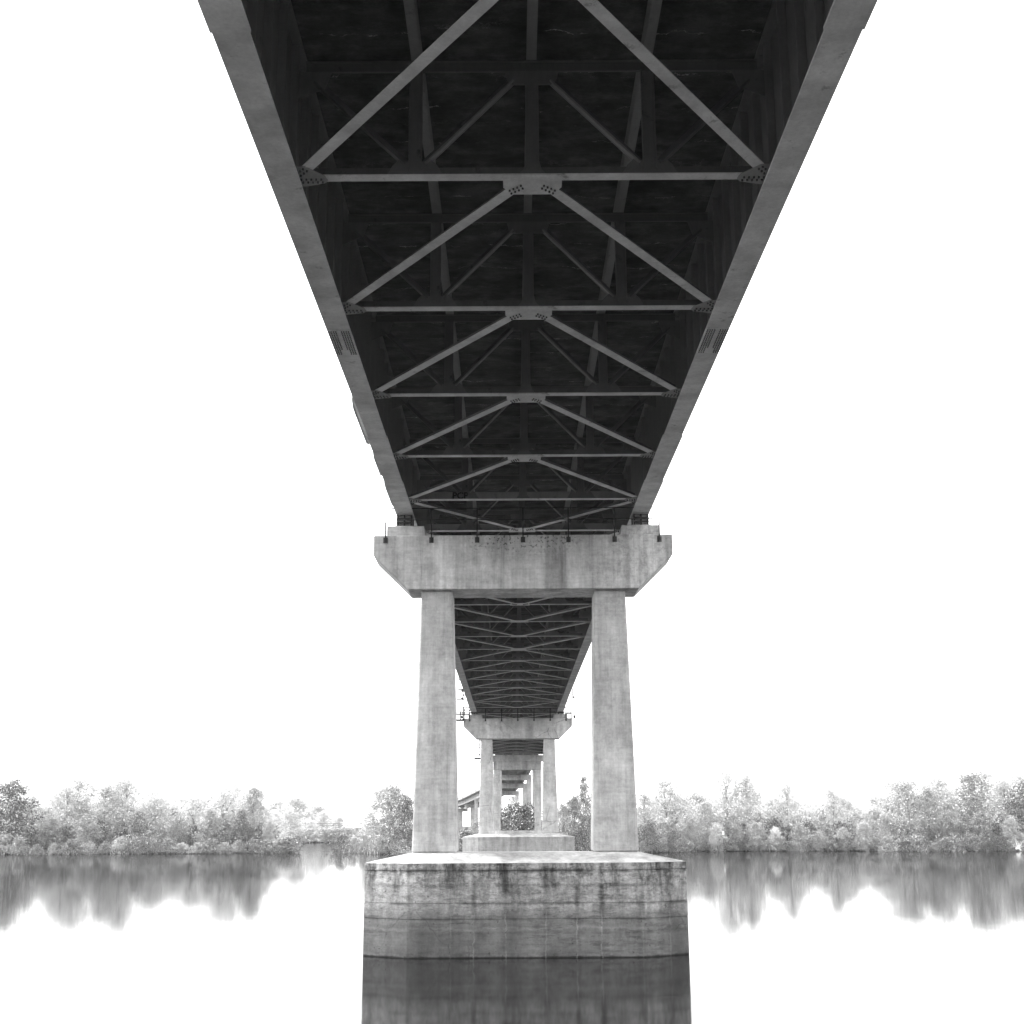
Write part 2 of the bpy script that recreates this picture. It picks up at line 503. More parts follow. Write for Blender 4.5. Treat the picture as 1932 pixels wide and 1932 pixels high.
# world position seen at a photograph point, at a chosen distance Y (1932-px scale of the photograph)
_F = 2433 / 1932
_fw = Vector((0, math.cos(PITCH), math.sin(PITCH))); _rt = Vector((1, 0, 0)); _up = _rt.cross(_fw)
_r2 = _rt * math.cos(ROLL) + _up * math.sin(ROLL); _u2 = -_rt * math.sin(ROLL) + _up * math.cos(ROLL)
def at(x, y, Y):
    d = _fw + _r2 * ((x / 1932 - .5) / _F) - _u2 * ((y / 1932 - .5) / _F)
    return d * (Y / d.y) + Vector((0, 0, CAM_Z))

# ================================================================== terrain and water
CX = 0.5
def smooth(t):
    t = min(1, max(0, t)); return t * t * (3 - 2 * t)
def shore(x):
    w = 1.4 * math.sin(x * .21) + .9 * math.sin(x * .53 + 1)
    s = 277 + w
    if x > -36:
        s = 277 - 34 * smooth((x + 36) / 20) + w
    if x > 12:
        s = 243 + 30 * smooth((x - 12) / 26) - 12 * smooth((x - 50) / 45) + w
    return s
def ground_z(x, y):
    if y < 60:                                   # the near bank the photographer stands on
        d = 15 + 1.5 * math.sin(x * .2) - y
        return -2.5 + min(6.2, max(0, (d + 4) * .42))
    d = y - shore(x)
    # backwater channel behind the left spit
    c = abs(x + .155 * y + 0.0) - (5.0 + 9 * smooth((y - 285) / 120))
    e = min(max(c, y - 455), 60) if y > 255 and x < -20 else 60
    d = min(d, e)
    z = -2.5 + (d + 3) * .76 if d < 0.6 else 0.236 + (d - .6) * .10
    top = 1.3 + 3.0 * smooth(1 - abs(x - 1) / 30) + 3.4 * smooth((y - 455) / 20) * smooth(1 - abs(x + 70) / 60)
    return max(-2.5, min(z, top + .3 * math.sin(x * .13) * math.sin(y * .11)))

def build_ground():
    xs = list(np.arange(-900, -200, 50)) + list(np.arange(-200, 200, 3.0)) + list(np.arange(200, 901, 50))
    ys = list(np.arange(-300, -20, 40)) + list(np.arange(-20, 30, 2.5)) + list(np.arange(30, 230, 25)) + list(np.arange(230, 480, 2.5)) + list(np.arange(480, 700, 20)) + list(np.arange(700, 2501, 150))
    vs = [(x, y, ground_z(x, y)) for y in ys for x in xs]
    n = len(xs)
    fs = [(j * n + i, j * n + i + 1, (j + 1) * n + i + 1, (j + 1) * n + i) for j in range(len(ys) - 1) for i in range(n - 1)]
    b = MB(); b.v = vs; b.f = fs
    o = b.build('ground', 'earth')
    for p in o.data.polygons: p.use_smooth = True
    tag(o, kind='structure')
build_ground()
w = MB().add([(-900, -40, 0), (900, -40, 0), (900, 600, 0), (-900, 600, 0)], [(0, 1, 2, 3)]).build('river_water', 'water')
tag(w, kind='structure')

# ================================================================== steel bridge spans
def zb(y):                                       # underside of the plate girders, gentle crest
    t = y - 59.0
    return CAM_Z + 14.2 + .0056 * t - .00006 * t * t
GX = 5.52                                        # girder web from bridge centre line
DEPTH = 3.55
PIER1, PIER2, PIER3 = 59.1, 166.0, 250.0

def frame_meshes():
    d = {}
    # inverted-T bottom chord
    def chord(h):
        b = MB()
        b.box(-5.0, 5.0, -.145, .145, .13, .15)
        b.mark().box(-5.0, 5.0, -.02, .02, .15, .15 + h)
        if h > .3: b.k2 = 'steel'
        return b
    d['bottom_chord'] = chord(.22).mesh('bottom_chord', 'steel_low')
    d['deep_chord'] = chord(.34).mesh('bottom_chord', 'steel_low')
    b = MB(); b.box(-5.15, 5.15, -.03, .03, 2.78, 2.80); b.box(-5.15, 5.15, -.012, .012, 2.80, 3.0); b.box(-5.15, 5.15, -.10, .10, 3.0, 3.02)
    d['top_chord'] = b.mesh('top_chord', 'steel_dark')
    # H-section posts
    for nm, x in (('post_a', -2.63), ('post_b', 0.0), ('post_c', 2.63)):
        b = MB(); b.box(x - .13, x + .13, -.012, .012, .30, 2.78); b.box(x - .15, x - .13, -.09, .09, .30, 2.78); b.box(x + .13, x + .15, -.09, .09, .30, 2.78)
        d[nm] = b.mesh('post', 'steel_mid')
    for nm, p, q in (('diag_a', (-2.40, .45), (-.42, 2.52)), ('diag_b', (2.40, .45), (.42, 2.52)), ('diag_c', (-2.86, .45), (-4.95, 2.5)), ('diag_d', (2.86, .45), (4.95, 2.5))):
        b = MB()
        b.bar((p[0], .0, p[1]), (q[0], .0, q[1]), .20, .045, (0, 0, 1) )
        b.mark().bar((p[0], .05, p[1] + .08), (q[0], .05, q[1] + .09), .018, .17, (0, 0, 1))
        d[nm] = b.mesh('diagonal', 'steel' if nm in ('diag_a', 'diag_b') else 'steel_dark')
    def gus(cx):
        prof = [(-.82, .15), (.82, .15), (.70, .17), (.62, .21), (.57, .29), (.50, .42), (.34, .58), (.20, .52), (-.20, .52), (-.34, .58), (-.50, .42), (-.57, .29), (-.62, .21), (-.70, .17)]
        return [(cx + x, z) for x, z in prof]
    for nm, cx in (('gus_a', -2.63), ('gus_b', 2.63)):
        b = MB(); b.prism(gus(cx), 'y', -.040, -.025); d[nm] = b.mesh('gusset_plate', 'steel_mid')
    b = MB(); b.prism([(-.42, .15), (.42, .15), (.30, .20), (.20, .32), (.16, .5), (-.16, .5), (-.20, .32), (-.30, .20)], 'y', -.040, -.025)
    d['gus_c'] = b.mesh('gusset_plate', 'steel_mid')
    b = MB(); b.prism([(-.62, 2.78), (-.55, 2.52), (-.42, 2.42), (.42, 2.42), (.55, 2.52), (.62, 2.78)], 'y', -.040, -.025)
    d['gus_d'] = b.mesh('gusset_plate', 'steel_mid')
    for nm, s in (('gus_e', -1), ('gus_f', 1)):
        b = MB(); b.prism([(s * 5.3, 2.1), (s * 4.7, 2.35), (s * 4.55, 2.78), (s * 5.3, 2.78)], 'y', -.040, -.025); d[nm] = b.mesh('gusset_plate', 'steel_mid')
    # horizontal gusset plates of the lateral bracing (outer two, centre one)
    for nm, s in (('lat_a', -1), ('lat_b', 1)):
        b = MB(); b.prism([(s * 5.5, -.62), (s * 5.0, -.58), (s * 4.62, -.16), (s * 4.58, .05), (s * 4.66, .17), (s * 5.1, .30), (s * 5.5, .36)], 'z', .098, .116)
        d[nm] = b.mesh('lateral_gusset', 'steel')
    b = MB(); b.prism([(-.66, -.17), (.66, -.17), (.66, .42), (.42, .74), (-.42, .74), (-.66, .42)], 'z', .098, .116)
    d['lat_c'] = b.mesh('lateral_gusset', 'steel_low')
    b = MB(); b.cyl((0, 0, .062), (0, 0, .097), .024, n=6); d['bolt'] = b.mesh('bolt', 'bolt')
    return d
FM = frame_meshes()

def mirror_y(me):
    m2 = me.copy()
    m2.transform(Matrix.Scale(-1, 4, (0, 1, 0)))
    m2.flip_normals()
    return m2
LATC_FLIP = mirror_y(FM['lat_c'])
LAT_FLIP = {k: mirror_y(FM[k]) for k in ('lat_a', 'lat_b')}

def cross_frame(span, y, apex=1, detail=0, deep=False, plate=True):
    """apex +1: the centre plate carries braces going to farther girders; -1: to nearer ones; 0: both"""
    z = zb(y)
    fr = link('cross_frame', None, span, Vector((CX, y, z)) - span.location)
    link('bottom_chord', FM['deep_chord' if deep else 'bottom_chord'], fr)
    link('top_chord', FM['top_chord'], fr)
    for k in ('post_a', 'post_b', 'post_c'): link('post', FM[k], fr)
    for k in ('diag_a', 'diag_b', 'diag_c', 'diag_d'): link('diagonal', FM[k], fr)
    for k in ('gus_a', 'gus_b', 'gus_c', 'gus_d', 'gus_e', 'gus_f'): link('gusset_plate', FM[k], fr)
    if plate and apex >= 0: link('lateral_gusset', FM['lat_c'], fr)
    if plate and apex <= 0: link('lateral_gusset', LATC_FLIP, fr)
    for k in ('lat_a', 'lat_b'):
        link('lateral_gusset', FM[k] if apex >= 0 else LAT_FLIP[k], fr)
    if detail:
        pts = []
        sg = 1 if apex >= 0 else -1
        for s in (-1, 1):
            for i in range(5):
                pts.append((s * (4.70 + .11 * i), .09)); pts.append((s * (4.72 + .11 * i), -.04))
            for i in range(3):
                for j in (0, 1):
                    pts.append((s * (4.98 + .08 * i + j * .07), -.42 + .10 * i - j * .09 ))
            if plate:
                for i in range(4):
                    for j in (0, 1, ):
                        pts.append((s * (.26 + .085 * i - .04 * j), .30 + .085 * i * .9 + .13 * j))
        if detail == 1:
            for x, yy in pts: link('bolt', FM['bolt'], fr, (x, yy * sg, 0))
        else:
            b = MB()
            for x, yy in pts: b.cyl((x, yy * sg, .052), (x, yy * sg, .097), .024, n=5)
            o = b.build('bolt_heads', 'bolt', fr); o['kind'] = 'stuff'
    return fr

def lateral(span, y0, y1, s):
    """brace from the centre at y0 to the girder side s at y1"""
    d = 1 if y1 > y0 else -1
    a = Vector((CX + s * .34, y0 + d * .42, zb(y0) + .128))
    b = Vector((CX + s * 5.02, y1 - d * .40, zb(y1) + .128))
    m = MB()
    m.bar(a, b, .27, .02)
    up = Vector((0, 0, .11))
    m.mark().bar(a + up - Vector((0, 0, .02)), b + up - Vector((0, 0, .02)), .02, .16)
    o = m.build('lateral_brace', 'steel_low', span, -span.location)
    return o

def girder(span, y0, y1, s, flange_steps, stiff_pitch=1.905):
    """plate girder: web and top flange are the part, flange plates and stiffeners its sub-parts"""
    n = max(2, int((y1 - y0) / 7.6))
    ys = [y0 + (y1 - y0) * i / n for i in range(n + 1)]
    m = MB()
    for a, b in zip(ys[:-1], ys[1:]):
        za, zc = zb(a), zb(b)
        for (x0, x1, h0, h1) in ((s * GX - .009, s * GX + .009, .05, DEPTH), (s * GX - .25, s * GX + .25, DEPTH, DEPTH + .04)):
            m.add([(x0, a, za + h0), (x1, a, za + h0), (x1, b, zc + h0), (x0, b, zc + h0), (x0, a, za + h1), (x1, a, za + h1), (x1, b, zc + h1), (x0, b, zc + h1)],
                  [(0, 3, 2, 1), (4, 5, 6, 7), (0, 1, 5, 4), (1, 2, 6, 5), (2, 3, 7, 6), (3, 0, 4, 7)])
    g = m.build('girder', 'steel_mid', span, Vector((CX, 0, 0)) - span.location)
    for (a, b, wd, th) in flange_steps:
        f = MB()
        k = max(1, int((b - a) / 8))
        for i in range(k):
            p, q = a + (b - a) * i / k, a + (b - a) * (i + 1) / k
            zp, zq = zb(p), zb(q)
            x0, x1 = s * GX - wd / 2, s * GX + wd / 2
            f.add([(x0, p, zp - th + .05), (x1, p, zp - th + .05), (x1, q, zq - th + .05), (x0, q, zq - th + .05), (x0, p, zp + .05), (x1, p, zp + .05), (x1, q, zq + .05), (x0, q, zq + .05)],
                  [(0, 3, 2, 1), (4, 5, 6, 7), (0, 1, 5, 4), (1, 2, 6, 5), (2, 3, 7, 6), (3, 0, 4, 7)])
        f.build('bottom_flange', 'steel_low', g)
    return g

_stm = {}
def stiffeners(g, s, ys):
    if s not in _stm:
        b = MB(); x0, x1 = (s * (GX - .20), s * (GX - .009)); b.box(min(x0, x1), max(x0, x1), -.008, .008, .06, DEPTH - .02)
        _stm[s] = b.mesh('stiffener', 'steel')
    for y in ys: link('stiffener', _stm[s], g, (0, y, zb(y)))

def long_member(name, mat, span, y0, y1, secs, parent=None):
    m = MB(); n = max(2, int((y1 - y0) / 7.6))
    ys = [y0 + (y1 - y0) * i / n for i in range(n + 1)]
    for a, b in zip(ys[:-1], ys[1:]):
        za, zc = zb(a), zb(b)
        for (x0, x1, h0, h1) in secs:
            m.add([(x0, a, za + h0), (x1, a, za + h0), (x1, b, zc + h0), (x0, b, zc + h0), (x0, a, za + h1), (x1, a, za + h1), (x1, b, zc + h1), (x0, b, zc + h1)],
                  [(0, 3, 2, 1), (4, 5, 6, 7), (0, 1, 5, 4), (1, 2, 6, 5), (2, 3, 7, 6), (3, 0, 4, 7)])
    return m.build(name, mat, parent or span, Vector((CX, 0, 0)) - span.location)

def deck_and_stringers(span, y0, y1):
    for x in (-2.63, 0, 2.63):
        long_member('stringer', 'steel', span, y0 + .02, y1 - .02, ((x - .11, x + .11, 3.02, 3.04), (x - .008, x + .008, 3.04, 3.50), (x - .11, x + .11, 3.50, 3.52)))
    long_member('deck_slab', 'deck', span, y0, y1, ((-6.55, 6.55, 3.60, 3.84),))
    for s in (-1, 1):
        x = s * 6.35
        long_member('parapet', 'conc2', span, y0, y1, ((x - .2, x + .2, 3.843, 4.75),))

GROUP_SPAN = 'steel girder spans of the bridge'
def make_span(label, y0, y1, frames, apexes, steps, detail_from=None):
    sp = thing('bridge_span', label, 'bridge', (CX, (y0 + y1) / 2, zb((y0 + y1) / 2)), GROUP_SPAN)
    gs = {}
    for s in (-1, 1):
        gs[s] = girder(sp, y0, y1, s, steps)
        st = []
        fr = sorted(frames)
        for a, b in zip(fr[:-1], fr[1:]):
            st += [a + .06] + [a + (b - a) * k / 5 for k in (1, 2, 3, 4)]
        stiffeners(gs[s], s, st)
    deck_and_stringers(sp, y0 + .01, y1 - .01)
    return sp, gs

# --- near span
F1 = [-4.5, 3.2, 10.9, 18.6, 26.25, 33.95, 41.6, 49.25, 56.5]
span1, g1 = make_span('nearest steel bridge span overhead, running from above the camera to the first pier', -46, PIER1, F1, None,
                      [(-46, 20.5, .74, .06), (20.5, 46.1, .68, .05), (46.1, 52.8, .74, .062), (52.8, PIER1, .80, .075)])
for i, y in enumerate(F1):
    det = 1 if 20 < y < 45 else (2 if y > 45 else 0)
    cross_frame(span1, y, 1 if i < 8 else -1, det, deep=(y == 56.5), plate=(i < 8))
for a, b in zip(F1[:-1], F1[1:]):
    for s in (-1, 1): lateral(span1, a, b, s)

# bolted flange splices
for s in (-1, 1):
    pl = MB(); y0, y1 = 35.15, 37.2
    za, zc = zb(y0), zb(y1)
    x0, x1 = s * GX - .33, s * GX + .33
    def slab(lo, hi, xa, xb):
        pl.add([(xa, y0, za + lo), (xb, y0, za + lo), (xb, y1, zc + lo), (xa, y1, zc + lo), (xa, y0, za + hi), (xb, y0, za + hi), (xb, y1, zc + hi), (xa, y1, zc + hi)],
               [(0, 3, 2, 1), (4, 5, 6, 7), (0, 1, 5, 4), (1, 2, 6, 5), (2, 3, 7, 6), (3, 0, 4, 7)])
    slab(-.022, -.002, x0, x1)
    sp_ = pl.build('splice_plate', 'steel_low', g1[s])
    b = MB()
    for i in range(8):
        cx = s * GX + (-.29 + .068 * i + (.10 if i > 3 else 0))
        for j in range(14):
            y = y0 + .10 + j * .142
            if j > 10 and i in (3, 4): continue
            b.cyl((cx, y, zb(y) - .055), (cx, y, zb(y) - .022), .019, n=5)
    o = b.build('splice_bolts', 'bolt', g1[s]); o['kind'] = 'stuff'
# drip plates hung beside the left girder, bottom edges curved in at their ends
for (ya, yb, off) in ((42.2, 47.4, .02), (48.6, 52.0, -.03), (53.2, 57.3, -.03)):
    m = MB(); prof = []
    n = 10
    for i in range(n + 1):
        t = i / n
        prof.append((ya + (yb - ya) * t, .0 + .22 * (1 - min(1, t * 7)) ** 2 + .12 * (1 - min(1, (1 - t) * 9)) ** 2))
    top = [(y, .42) for y, _ in reversed(prof)]
    zz = zb((ya + yb) / 2)
    m.prism([(y, z) for y, z in prof] + top, 'x', -GX - .40 - off - .07, -GX - .40 - off)
    m.build('drip_plate', 'steel_low', g1[-1], (0, 0, zz))
# painted letters on the bottom chord of the last frame before the pier
fc = bpy.data.curves.new('graffiti_letters', 'FONT')
fc.body = 'PCP'; fc.size = .42; fc.extrude = .002; fc.offset = .012
tmp = bpy.data.objects.new('tmp', fc); COL.objects.link(tmp)
bpy.context.view_layer.update()
gm = bpy.data.meshes.new_from_object(tmp)
bpy.data.objects.remove(tmp)
gm.materials.clear(); gm.materials.append(M['black'])
go = link('graffiti_letters', gm, span1, Vector((CX - 3.2, 56.452, zb(56.5) + .18)) - span1.location)
go.rotation_euler = (R(90), 0, 0)

# --- second span
F2 = [63.0 + 7.58 * k for k in range(14)]
span2, g2 = make_span('second steel bridge span, between the first and second river piers', PIER1, PIER2, F2, None,
                      [(PIER1, 65.4, .80, .075), (65.4, 72, .74, .062), (72, 151, .68, .05), (151, 159, .74, .062), (159, PIER2, .80, .075)])
for i, y in enumerate(F2):
    ap = -1 if i < 6 else (0 if i == 6 else (1 if i < 12 else -1))
    cross_frame(span2, y, ap, 2 if y < 90 else 0, deep=(i == 0))
for s in (-1, 1):
    lateral(span2, 63.0, 56.5, s)
    for i in range(1, 7): lateral(span2, F2[i], F2[i - 1], s)
    for i in range(6, 12): lateral(span2, F2[i], F2[i + 1], s)
    lateral(span2, F2[13], F2[12], s)

# --- third span
F3 = [169.6 + 7.4 * k for k in range(11)] + [248.0]
span3, g3 = make_span('third steel bridge span, seen between the second pier columns', PIER2, PIER3 - 1, F3, None,
                      [(PIER2, 172, .80, .075), (172, 240, .68, .05), (240, PIER3 - 1, .74, .062)])
for i, y in enumerate(F3): cross_frame(span3, y, -1 if i < 6 else 1, 0)
for s in (-1, 1):
    for i in range(1, 6): lateral(span3, F3[i], F3[i - 1], s)
    for i in range(6, 11): lateral(span3, F3[i], F3[i + 1], s)

_y = PIER3 - 1.35
MB().box(-5.3, 5.3, -.02, .02, .02, 3.58).build('end_diaphragm', 'steel_dark', span3, Vector((CX, _y, zb(_y))) - span3.location)

# ================================================================== river piers
def octo(hx, hxe, hy, hye):
    return [(-hx, -hy), (hx, -hy), (hxe, -hye), (hxe, hye), (hx, hy), (-hx, hy), (-hxe, hye), (-hxe, -hye)]

def river_pier(label, x, y, colmat, capmat, curb=False, dz=0.0, basemat='base'):
    p = thing('bridge_pier', label, 'pier', (x, y, dz), 'concrete river piers of the bridge')
    # pour lifts of the footing block, each its own piece with a shadowed joint between
    zs = [(-2.6, 1.54), (1.548, 2.17), (2.178, 3.50), (3.508, 3.80)]
    for i, (a, b) in enumerate(zs):
        e = .012 if i == 3 else (0, .004, -.004)[i]
        pr = octo(4.97 + e, 6.93 + e, 2.70 + e, 1.45 + e)
        o = MB().frustum(pr, a, pr, b).build('footing_lift', basemat, p)
        bevel(o, .015, 1)
    core = octo(4.95, 6.9, 2.67, 1.42)
    MB().frustum(core, -2.5, core, 3.79).build('footing_core', basemat, p)
    o = MB().frustum(octo(4.98, 6.94, 2.71, 1.46), 3.804, octo(4.62, 4.98, 1.40, 1.15), 4.20).build('footing_top', 'plat', p)
    bevel(o, .02, 1)
    for s in (-1, 1):
        bot = [(s * 2.97, -1.10), (s * 4.95, -1.10), (s * 4.95, 1.10), (s * 2.97, 1.10)]
        top = [(s * 3.24, -.85), (s * 4.67, -.85), (s * 4.67, .85), (s * 3.24, .85)]
        o = MB().frustum(bot, 4.203, top, 15.818).build('column', colmat, p)
        bevel(o, .07, 1)
    cap = [(-6.87, 18.34), (-6.87, 17.42), (-5.25, 15.82), (5.25, 15.82), (6.87, 17.42), (6.87, 18.34)]
    o = MB().prism(cap, 'y', -1.2, 1.2).build('pier_cap', capmat, p)
    bevel(o, .04, 2)
    z0 = zb(y) - dz
    pt = 18.87
    for s in (-1, 1):
        xa, xb = sorted((s * 4.58, s * 6.30))
        o = MB().frustum([(xa - (.1 if s > 0 else 0), -.85), (xb + (.1 if s < 0 else 0), -.85), (xb + (.1 if s < 0 else 0), .85), (xa - (.1 if s > 0 else 0), .85)], 18.343,
                         [(xa, -.8), (xb, -.8), (xb, .8), (xa, .8)], pt).build('pedestal', capmat, p)
        bevel(o, .02, 1)
        top = z0 - .03
        cx = s * GX
        be = link('bearing', None, p, (cx, 0, 0))
        MB().box(-.36, .36, -.62, .62, top - .06, top).build('sole_plate', 'steel', be)
        MB().box(-.42, .42, -.66, .66, pt + .002, pt + .05).build('base_plate', 'steel', be)
        for xx in (-.32, 0, .32):
            for yy in (-.5, .5):
                MB().box(xx - .035, xx + .035, yy - .07, yy + .07, pt + .05, top - .06).build('bearing_rib', 'black', be)
        MB().box(-.30, .30, -.40, .40, pt + .052, top - .062).build('bearing_block', 'conc2', be)
        for k, zz in enumerate((.18, .36)):
            for yy in (-.60,):
                MB().box(-.36, .36, yy - .02, yy + .02, pt + zz, pt + zz + .07).build('bearing_bar', 'black', be)
    if curb:
        MB().box(-2.9, 2.9, -1.0, -.6, 4.205, 4.55).build('curb', 'plat', p)
    return p

river_pier('near concrete river pier on a stained water-washed base block', CX, PIER1, 'conc2', 'conc')
river_pier('second concrete river pier framed between the near pier columns', .6, PIER2, 'concc', 'concc', curb=True, dz=.2, basemat='base_far')

def cap_railing(label, cx, y, posts):
    t = thing('handrail', label, 'railing', (cx, y - 1.2, 18.34 + (.2 if y > 100 else 0)), 'handrails along the pier caps')
    for x in posts:
        ps = link('post', None, t, (x, 0, 0))
        tk = .028 if y < 100 else .06
        MB().box(-tk, tk, -.085, -.03, -.35, 1.26 if abs(x) < 6 else (.62)).build('upright', 'black', ps)
        MB().box(-.10, .10, -.030, -.004, -.36, -.10).build('bracket', 'bolt', ps)
    for z in (.72, 1.26):
        MB().cyl((-6.1, -.055, z), (6.0, -.055, z), .022 if y < 100 else .045, n=6).build('rail', 'black', t)
    return t
cap_railing('thin dark handrail bolted to the near pier cap front', CX, PIER1, (-6.32, -4.21, -2.11, 0, 2.09, 4.21, 6.27))
cap_railing('thin dark handrail bolted to the second pier cap front', .6, PIER2, (-6.1, -4.1, -2.05, 0, 2.05, 4.1, 6.1))

t = thing('handrail', 'thin handrail with a small white sign on the portal pier top', 'railing', (.76, PIER3 - 1.5, 18.36), 'handrails along the pier caps')
for x in (-4.6, -2.7, -.8, 1.1, 3.0, 4.9):
    MB().box(x - .04, x + .04, -.04, .04, 0, 1.25).build('post', 'steel_low', t)
for z in (.65, 1.25):
    MB().cyl((-4.6, -.08, z), (4.9, -.08, z), .04, n=6).build('rail', 'steel_low', t)
MB().box(.75, 1.5, -.16, -.13, .25, .75).build('sign_plate', 'white', t)

# ladders and lamp stages hanging beside the spans
def ladder_stage(name, label, Y, ox, oy, sc_, mast, arms, plat, posts, extra):
    """coordinates are given in a local pixel frame and turned into a real frame standing at distance Y"""
    def P(px, py):
        q = at((1080 + px / sc_) * .7728 if False else ox + px * sc_, oy + py * sc_, Y); return q
    t = thing(name, label, 'platform', P(*mast[1]))
    L = t.location
    a, b = P(*mast[0]) - L, P(*mast[1]) - L
    MB().cyl(a, b, .085, n=6).build('mast', 'black', t)
    for (x0, x1, y) in arms:
        MB().cyl(P(x0, y) - L, P(x1, y) - L, .075, n=6).build('arm', 'black', t)
    if plat:
        x0, x1, y = plat
        q0, q1 = P(x0, y) - L, P(x1, y) - L
        MB().box(min(q0.x, q1.x), max(q0.x, q1.x), -.5, .5, q0.z - .09, q0.z + .09).build('platform_floor', 'black', t)
    for (x, y0, y1) in posts:
        MB().cyl(P(x, y0) - L, P(x, y1) - L, .065, n=6).build('rail_post', 'black', t)
    for (x, y, r) in extra:
        c = P(x, y) - L
        MB().cyl(c + Vector((0, 0, -r * 1.3)), c, r * .8, r, n=8).cyl(c, c + Vector((0, 0, r)), r, r * .3, n=8).build('lamp_head', 'black', t)
    return t
S6 = .7728 / 6.44
ladder_stage('inspection_ladder', 'dark service ladder and small platform left of the second pier cap', PIER2 - 1.5, 1080 * .7728, 1600 * .7728, S6,
             ((325, 385), (325, 1015)),
             [(250, 315, 378), (245, 335, 535), (220, 340, 690), (330, 412, 625), (328, 465, 825), (215, 470, 905), (215, 430, 930), (345, 440, 860)],
             (222, 343, 1020), [(285, 862, 1015), (345, 840, 1000), (425, 862, 985)], [(305, 555, .11), (305, 672, .11), (300, 965, .14)])
ladder_stage('inspection_ladder', 'smaller service ladder with platform, far side left of the second pier columns', 246, 1080 * .7728, 1600 * .7728, S6,
             ((583, 1300), (583, 1600)),
             [(583, 622, 1342), (515, 590, 1407), (583, 606, 1450), (495, 615, 1562), (500, 605, 1612)],
             (502, 603, 1625), [(553, 1605, 1625), (583, 1510, 1590), (602, 1605, 1665)], [(602, 1672, .18)])
S7 = .7728 / 4.6
ladder_stage('hanging_lamp', 'thin dark lamp drop right of the second span above the pier cap', PIER2 - 1.5, 1080 * .7728, 1680 * .7728, S7,
             ((1466, 5), (1466, 120)), [(1466, 1482, 100), (1375, 1448, 222), (1370, 1448, 268), (1375, 1448, 285)],
             None, [(1448, 268, 345), (1482, 300, 318)], [(1482, 100, .09), (1483, 318, .17)])

# ================================================================== land pier and curving approach viaduct
def land_pier(label, x, y, zsof, hw, colw, capd, wall=0.0, single=False, grp='land piers of the approach viaduct', thick=1.0):
    p = thing('approach_pier', label, 'pier', (x, y, 0), grp)
    gz = -1.0
    if single:
        MB().frustum([(-1.1, -.7), (1.1, -.7), (1.1, .7), (-1.1, .7)], gz, [(-1.1, -.7), (1.1, -.7), (1.1, .7), (-1.1, .7)], zsof - .003).build('column', 'concc', p)
    else:
        for s in (-1, 1):
            xa, xb = sorted((s * (hw - colw), s * hw))
            o = MB().box(xa, xb, -thick, thick, gz, zsof - .003).build('column', 'concc', p)
            bevel(o, .05, 1)
    o = MB().box(-hw - .05, hw + .05, -thick - .05, thick + .05, zsof, zsof + capd).build('crossbeam', 'conc2', p)
    bevel(o, .05, 1)
    if wall:
        o = MB().box(-hw - 1.0, hw + 1.0, -thick - .25, thick, zsof + capd + .003, zsof + capd + wall).build('bearing_wall', 'concc', p)
    return p
land_pier('tall portal pier on the bank seen through the second pier columns', .76, PIER3, 15.6, 4.50, 1.28, 1.6, 1.14, thick=1.2)
def zs_(py, Y):                                   # height seen at a row of the close-up
    return at(969, (1680 + py / 4.6) * .7728, Y).z
AP = [  # x, y, soffit z, half width, single column, label
    (.8, 290, zs_(905, 290), 4.5, False, 'first approach viaduct pier directly behind the portal pier'),
    (-.05, 330, zs_(1035, 330), 4.5, False, 'second approach viaduct pier, lower and shifted left'),
    (-.75, 370, zs_(1125, 370), 4.5, False, 'third approach viaduct pier, half hidden by leaves'),
    (-2.8, 410, zs_(1205, 410), 4.5, False, 'fourth approach viaduct pier, leftmost seen inside the portal'),
    (-8.8, 450, zs_(1280, 450), 4.4, False, 'fifth approach viaduct pier left of the second river pier column'),
    (-14.8, 490, zs_(1342, 490), 3.2, True, 'single stem hammerhead pier under the curving deck'),
    (-21.5, 528, zs_(1385, 528), 3.2, True, 'last visible viaduct pier behind the near left column')]
for (x, y, z, hw, sg, lb) in AP:
    land_pier(lb, x, y, z, hw, 1.15, 1.35, 0, sg)
pts = [(.76, 251.3, 17.25 + .85)] + [(x, y, z + 1.36) for x, y, z, *_ in AP] + [(-28.5, 566, 14.2), (-33, 620, 13.4)]
pts[0] = (.76, 251.3, AP[0][2] + 1.7)
def viaduct_span(a, b, label, cont):
    A, B = Vector(a), Vector(b)
    t = thing('viaduct_span', label, 'viaduct', (A + B) / 2, 'concrete spans of the approach viaduct')
    L = t.location
    n = 4
    for k in (-3.3, -1.1, 1.1, 3.3):
        m = MB()
        up = Vector((0, 0, .8))
        d = (B - A).normalized(); sd = Vector((d.y, -d.x, 0)).normalized()
        m.bar(A + sd * k + up - L, B + sd * k + up - L, .55, 1.6)
        m.build('concrete_girder', 'conc2', t)
    up = Vector((0, 0, 1.6 + .13))
    MB().bar(A + up - L - d * .02, B + up - L + d * .02, 9.6, .24).build('deck_slab', 'conc2', t)
    for k in (-4.65, 4.65):
        u2 = Vector((0, 0, 1.855 + .42))
        MB().bar(A + sd * k + u2 - L, B + sd * k + u2 - L, .25, .84).build('parapet', 'concc', t)
names = ['first', 'second', 'third', 'fourth', 'fifth', 'sixth', 'seventh', 'eighth', 'ninth', 'tenth']
for i in range(len(pts) - 1):
    viaduct_span(pts[i], pts[i + 1], names[i] + ' concrete span of the approach viaduct, counting from the portal pier', i)

